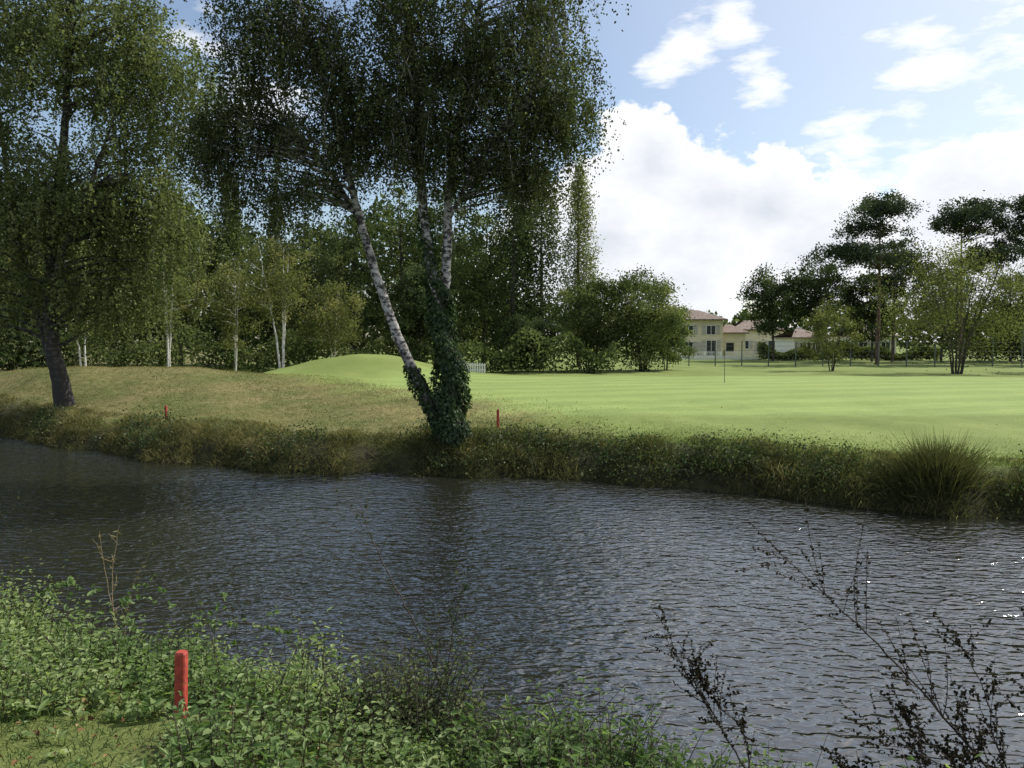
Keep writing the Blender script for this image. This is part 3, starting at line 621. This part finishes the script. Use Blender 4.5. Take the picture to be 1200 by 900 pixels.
twiggy('seedy_shrub',S,M_berry,.020,62,24,.006,.35,.42)
twiggy('bare_sapling',[([[-.45,6.2,.4],[-.6,6.2,1.0],[-.85,6.3,1.5],[-1.1,6.4,1.95],[-1.25,6.5,2.3]],.009),([[-.45,6.2,.4],[-.5,6.2,.95],[-.45,6.2,1.4],[-.35,6.3,1.75]],.006)],M_bramble,.03,16,12,.006,.3,.35)
twiggy('dry_stalk_plant',[([[-3.95,7.9,.5],[-3.98,7.9,1.2],[-3.9,7.9,1.78]],.007),([[-3.9,7.9,.5],[-4.05,7.95,1.1],[-4.15,8.0,1.7]],.005),([[-3.9,7.9,.5],[-3.8,7.9,1.1],[-3.55,7.9,1.6]],.004)],M_straw,.05,12,4,.004,.7,.25,M_drystem,.1)
twiggy('dry_stalk_plant',[([[-5.4,8.4,.6],[-5.45,8.4,1.3],[-5.2,8.4,2.0]],.006),([[-5.3,8.4,.6],[-5.4,8.4,1.2],[-5.6,8.4,1.8]],.005),([[-5.6,8.4,.6],[-5.3,8.4,1.2],[-5.0,8.4,1.7]],.004)],M_bramble,.04,10,5,.004,.3,.3,M_twig,.2)
twiggy('bramble_canes',[([[-4.2,7.4,.7],[-3.7,7.3,1.15],[-3.0,7.1,1.22],[-2.4,6.9,.95]],.004),([[-3.2,7.2,.7],[-2.6,7.0,1.1],[-1.9,6.8,1.1],[-1.3,6.7,.8]],.004),([[-4.9,7.8,.8],[-4.4,7.6,1.25],[-3.9,7.5,1.25]],.004)],M_weed,.05,26,6,.006,.4,.3)

# ---------------------------------------------------------------- sky + sun
EL=math.radians(45);AZ=math.radians(64)
S=Vector((math.sin(AZ)*math.cos(EL),math.cos(AZ)*math.cos(EL),math.sin(EL)))
sd=bpy.data.lights.new('sun','SUN');sd.energy=5.0;sd.angle=math.radians(.5);sd.color=(1,.96,.88)
so=link(bpy.data.objects.new('sun',sd));so.rotation_euler=(-S).to_track_quat('-Z','Y').to_euler();so.location=(60,60,80)
wd=bpy.data.worlds.new('World');scene.world=wd;wd.name='sky';wd.use_nodes=True;nt=wd.node_tree;nt.nodes.clear();N=nt.nodes.new;L=nt.links.new
out=N('ShaderNodeOutputWorld');sky=N('ShaderNodeTexSky');sky.sky_type='NISHITA';sky.sun_disc=False;sky.sun_elevation=EL;sky.sun_rotation=AZ
sky.dust_density=1.2;sky.air_density=1.0
bg=N('ShaderNodeBackground');bg.inputs[1].default_value=.148;L(sky.outputs[0],bg.inputs[0])
tc=N('ShaderNodeTexCoord');D=tc.outputs['Generated']
def M(op,a_,b_=0,c_=None):
    m=N('ShaderNodeMath');m.operation=op
    for k,v_ in enumerate((a_,b_,c_)):
        if v_ is None: continue
        if isinstance(v_,(int,float)): m.inputs[k].default_value=v_
        else: L(v_,m.inputs[k])
    return m.outputs[0]
def dirv(px,py):
    v_=Vector(((px-600)/942,1,-(py-400)/942));return v_.normalized()
def nz(scale,det,rough,stretch=(1,1,1.6),off=0):
    mp=N('ShaderNodeMapping');mp.inputs['Scale'].default_value=stretch;mp.inputs['Location'].default_value=(off,off,off);L(D,mp.inputs[0])
    n=N('ShaderNodeTexNoise');n.inputs['Scale'].default_value=scale;n.inputs['Detail'].default_value=det;n.inputs['Roughness'].default_value=rough;L(mp.outputs[0],n.inputs[0]);return n.outputs[0]
def blob(d,r):
    vm=N('ShaderNodeVectorMath');vm.operation='DISTANCE';L(D,vm.inputs[0]);vm.inputs[1].default_value=d
    return M('SUBTRACT',1,M('DIVIDE',vm.outputs['Value'],r))
f1=nz(9,7,.6);f2=nz(3,4,.6,(1,1,2),5);f3=nz(12,4,.6,(1,1,1.5),9)
mask=None
for px_,py_,r_ in [(760,200,.075),(820,235,.095),(720,280,.11),(895,240,.075),(800,320,.13),(960,300,.12),(1090,270,.085),(1180,250,.095),(1060,330,.11),(1180,330,.14),(1300,280,.14),(660,310,.10)]:
    b_=blob(dirv(px_,py_),r_);mask=b_ if mask is None else M('MAXIMUM',mask,b_)
mask=M('MAXIMUM',mask,-1.0)
c1=M('ADD',M('MULTIPLY',mask,.85),M('MULTIPLY',M('SUBTRACT',f1,.5),2.0))
al=N('ShaderNodeMapRange');al.interpolation_type='SMOOTHSTEP';al.inputs[1].default_value=.0;al.inputs[2].default_value=.16;L(c1,al.inputs[0])
wm=None
for px_,py_,r_ in [(800,50,.05),(850,35,.04),(880,100,.04),(990,160,.06),(1060,150,.05),(1090,75,.08),(1170,60,.09),(1190,140,.10),(280,90,.08)]:
    b_=blob(dirv(px_,py_),r_);wm=b_ if wm is None else M('MAXIMUM',wm,b_)
wm=M('MAXIMUM',wm,-1.2)
f4=nz(8,6,.6,(1,1,3.2),2)
c2=M('ADD',M('MULTIPLY',wm,.5),M('MULTIPLY',M('SUBTRACT',f4,.52),2.2))
al2=N('ShaderNodeMapRange');al2.interpolation_type='SMOOTHSTEP';al2.inputs[1].default_value=-.05;al2.inputs[2].default_value=.45;al2.inputs[4].default_value=.85;L(c2,al2.inputs[0])
sx=N('ShaderNodeSeparateXYZ');L(D,sx.inputs[0])
back=N('ShaderNodeMapRange');back.inputs[1].default_value=.45;back.inputs[2].default_value=-.1;L(sx.outputs[1],back.inputs[0])
al3=N('ShaderNodeMapRange');al3.interpolation_type='SMOOTHSTEP';al3.inputs[1].default_value=.5;al3.inputs[2].default_value=.62;L(f2,al3.inputs[0])
# thin high cloud overhead as well as scattered cloud elsewhere
top=N('ShaderNodeMapRange');top.inputs[1].default_value=.42;top.inputs[2].default_value=.62;top.inputs[4].default_value=.8;L(sx.outputs[2],top.inputs[0])
a3=M('MULTIPLY',al3.outputs[0],M('MAXIMUM',back.outputs[0],top.outputs[0]))
vs=N('ShaderNodeVectorMath');vs.operation='DOT_PRODUCT';L(D,vs.inputs[0]);vs.inputs[1].default_value=S
veil=N('ShaderNodeMapRange');veil.inputs[1].default_value=.55;veil.inputs[2].default_value=1.0;veil.inputs[3].default_value=0.04;veil.inputs[4].default_value=.6;L(vs.outputs['Value'],veil.inputs[0])
A=M('MAXIMUM',M('MAXIMUM',al.outputs[0],al2.outputs[0]),M('MAXIMUM',a3,veil.outputs[0]))
shd=M('ADD',M('MULTIPLY',c1,.55),M('MULTIPLY',f3,.5))
cr=N('ShaderNodeValToRGB');e=cr.color_ramp.elements;e[0].position=.25;e[0].color=(.97,.98,1.0,1);e[1].position=.95;e[1].color=(.64,.68,.75,1);L(shd,cr.inputs[0])
bc=N('ShaderNodeBackground');bc.inputs[1].default_value=1.15;L(cr.outputs[0],bc.inputs[0])
mx=N('ShaderNodeMixShader');L(A,mx.inputs[0]);L(bg.outputs[0],mx.inputs[1]);L(bc.outputs[0],mx.inputs[2]);L(mx.outputs[0],out.inputs[0])

# ---------------------------------------------------------------- camera
cd=bpy.data.cameras.new('camera');cd.lens=28.3;cd.sensor_width=36;cd.clip_end=3000
co=link(bpy.data.objects.new('camera',cd));co.location=(0,0,3.6);co.rotation_euler=(math.radians(90-3.05),0,0)
scene.camera=co
print('FACES',sum(len(m.polygons) for m in bpy.data.meshes))
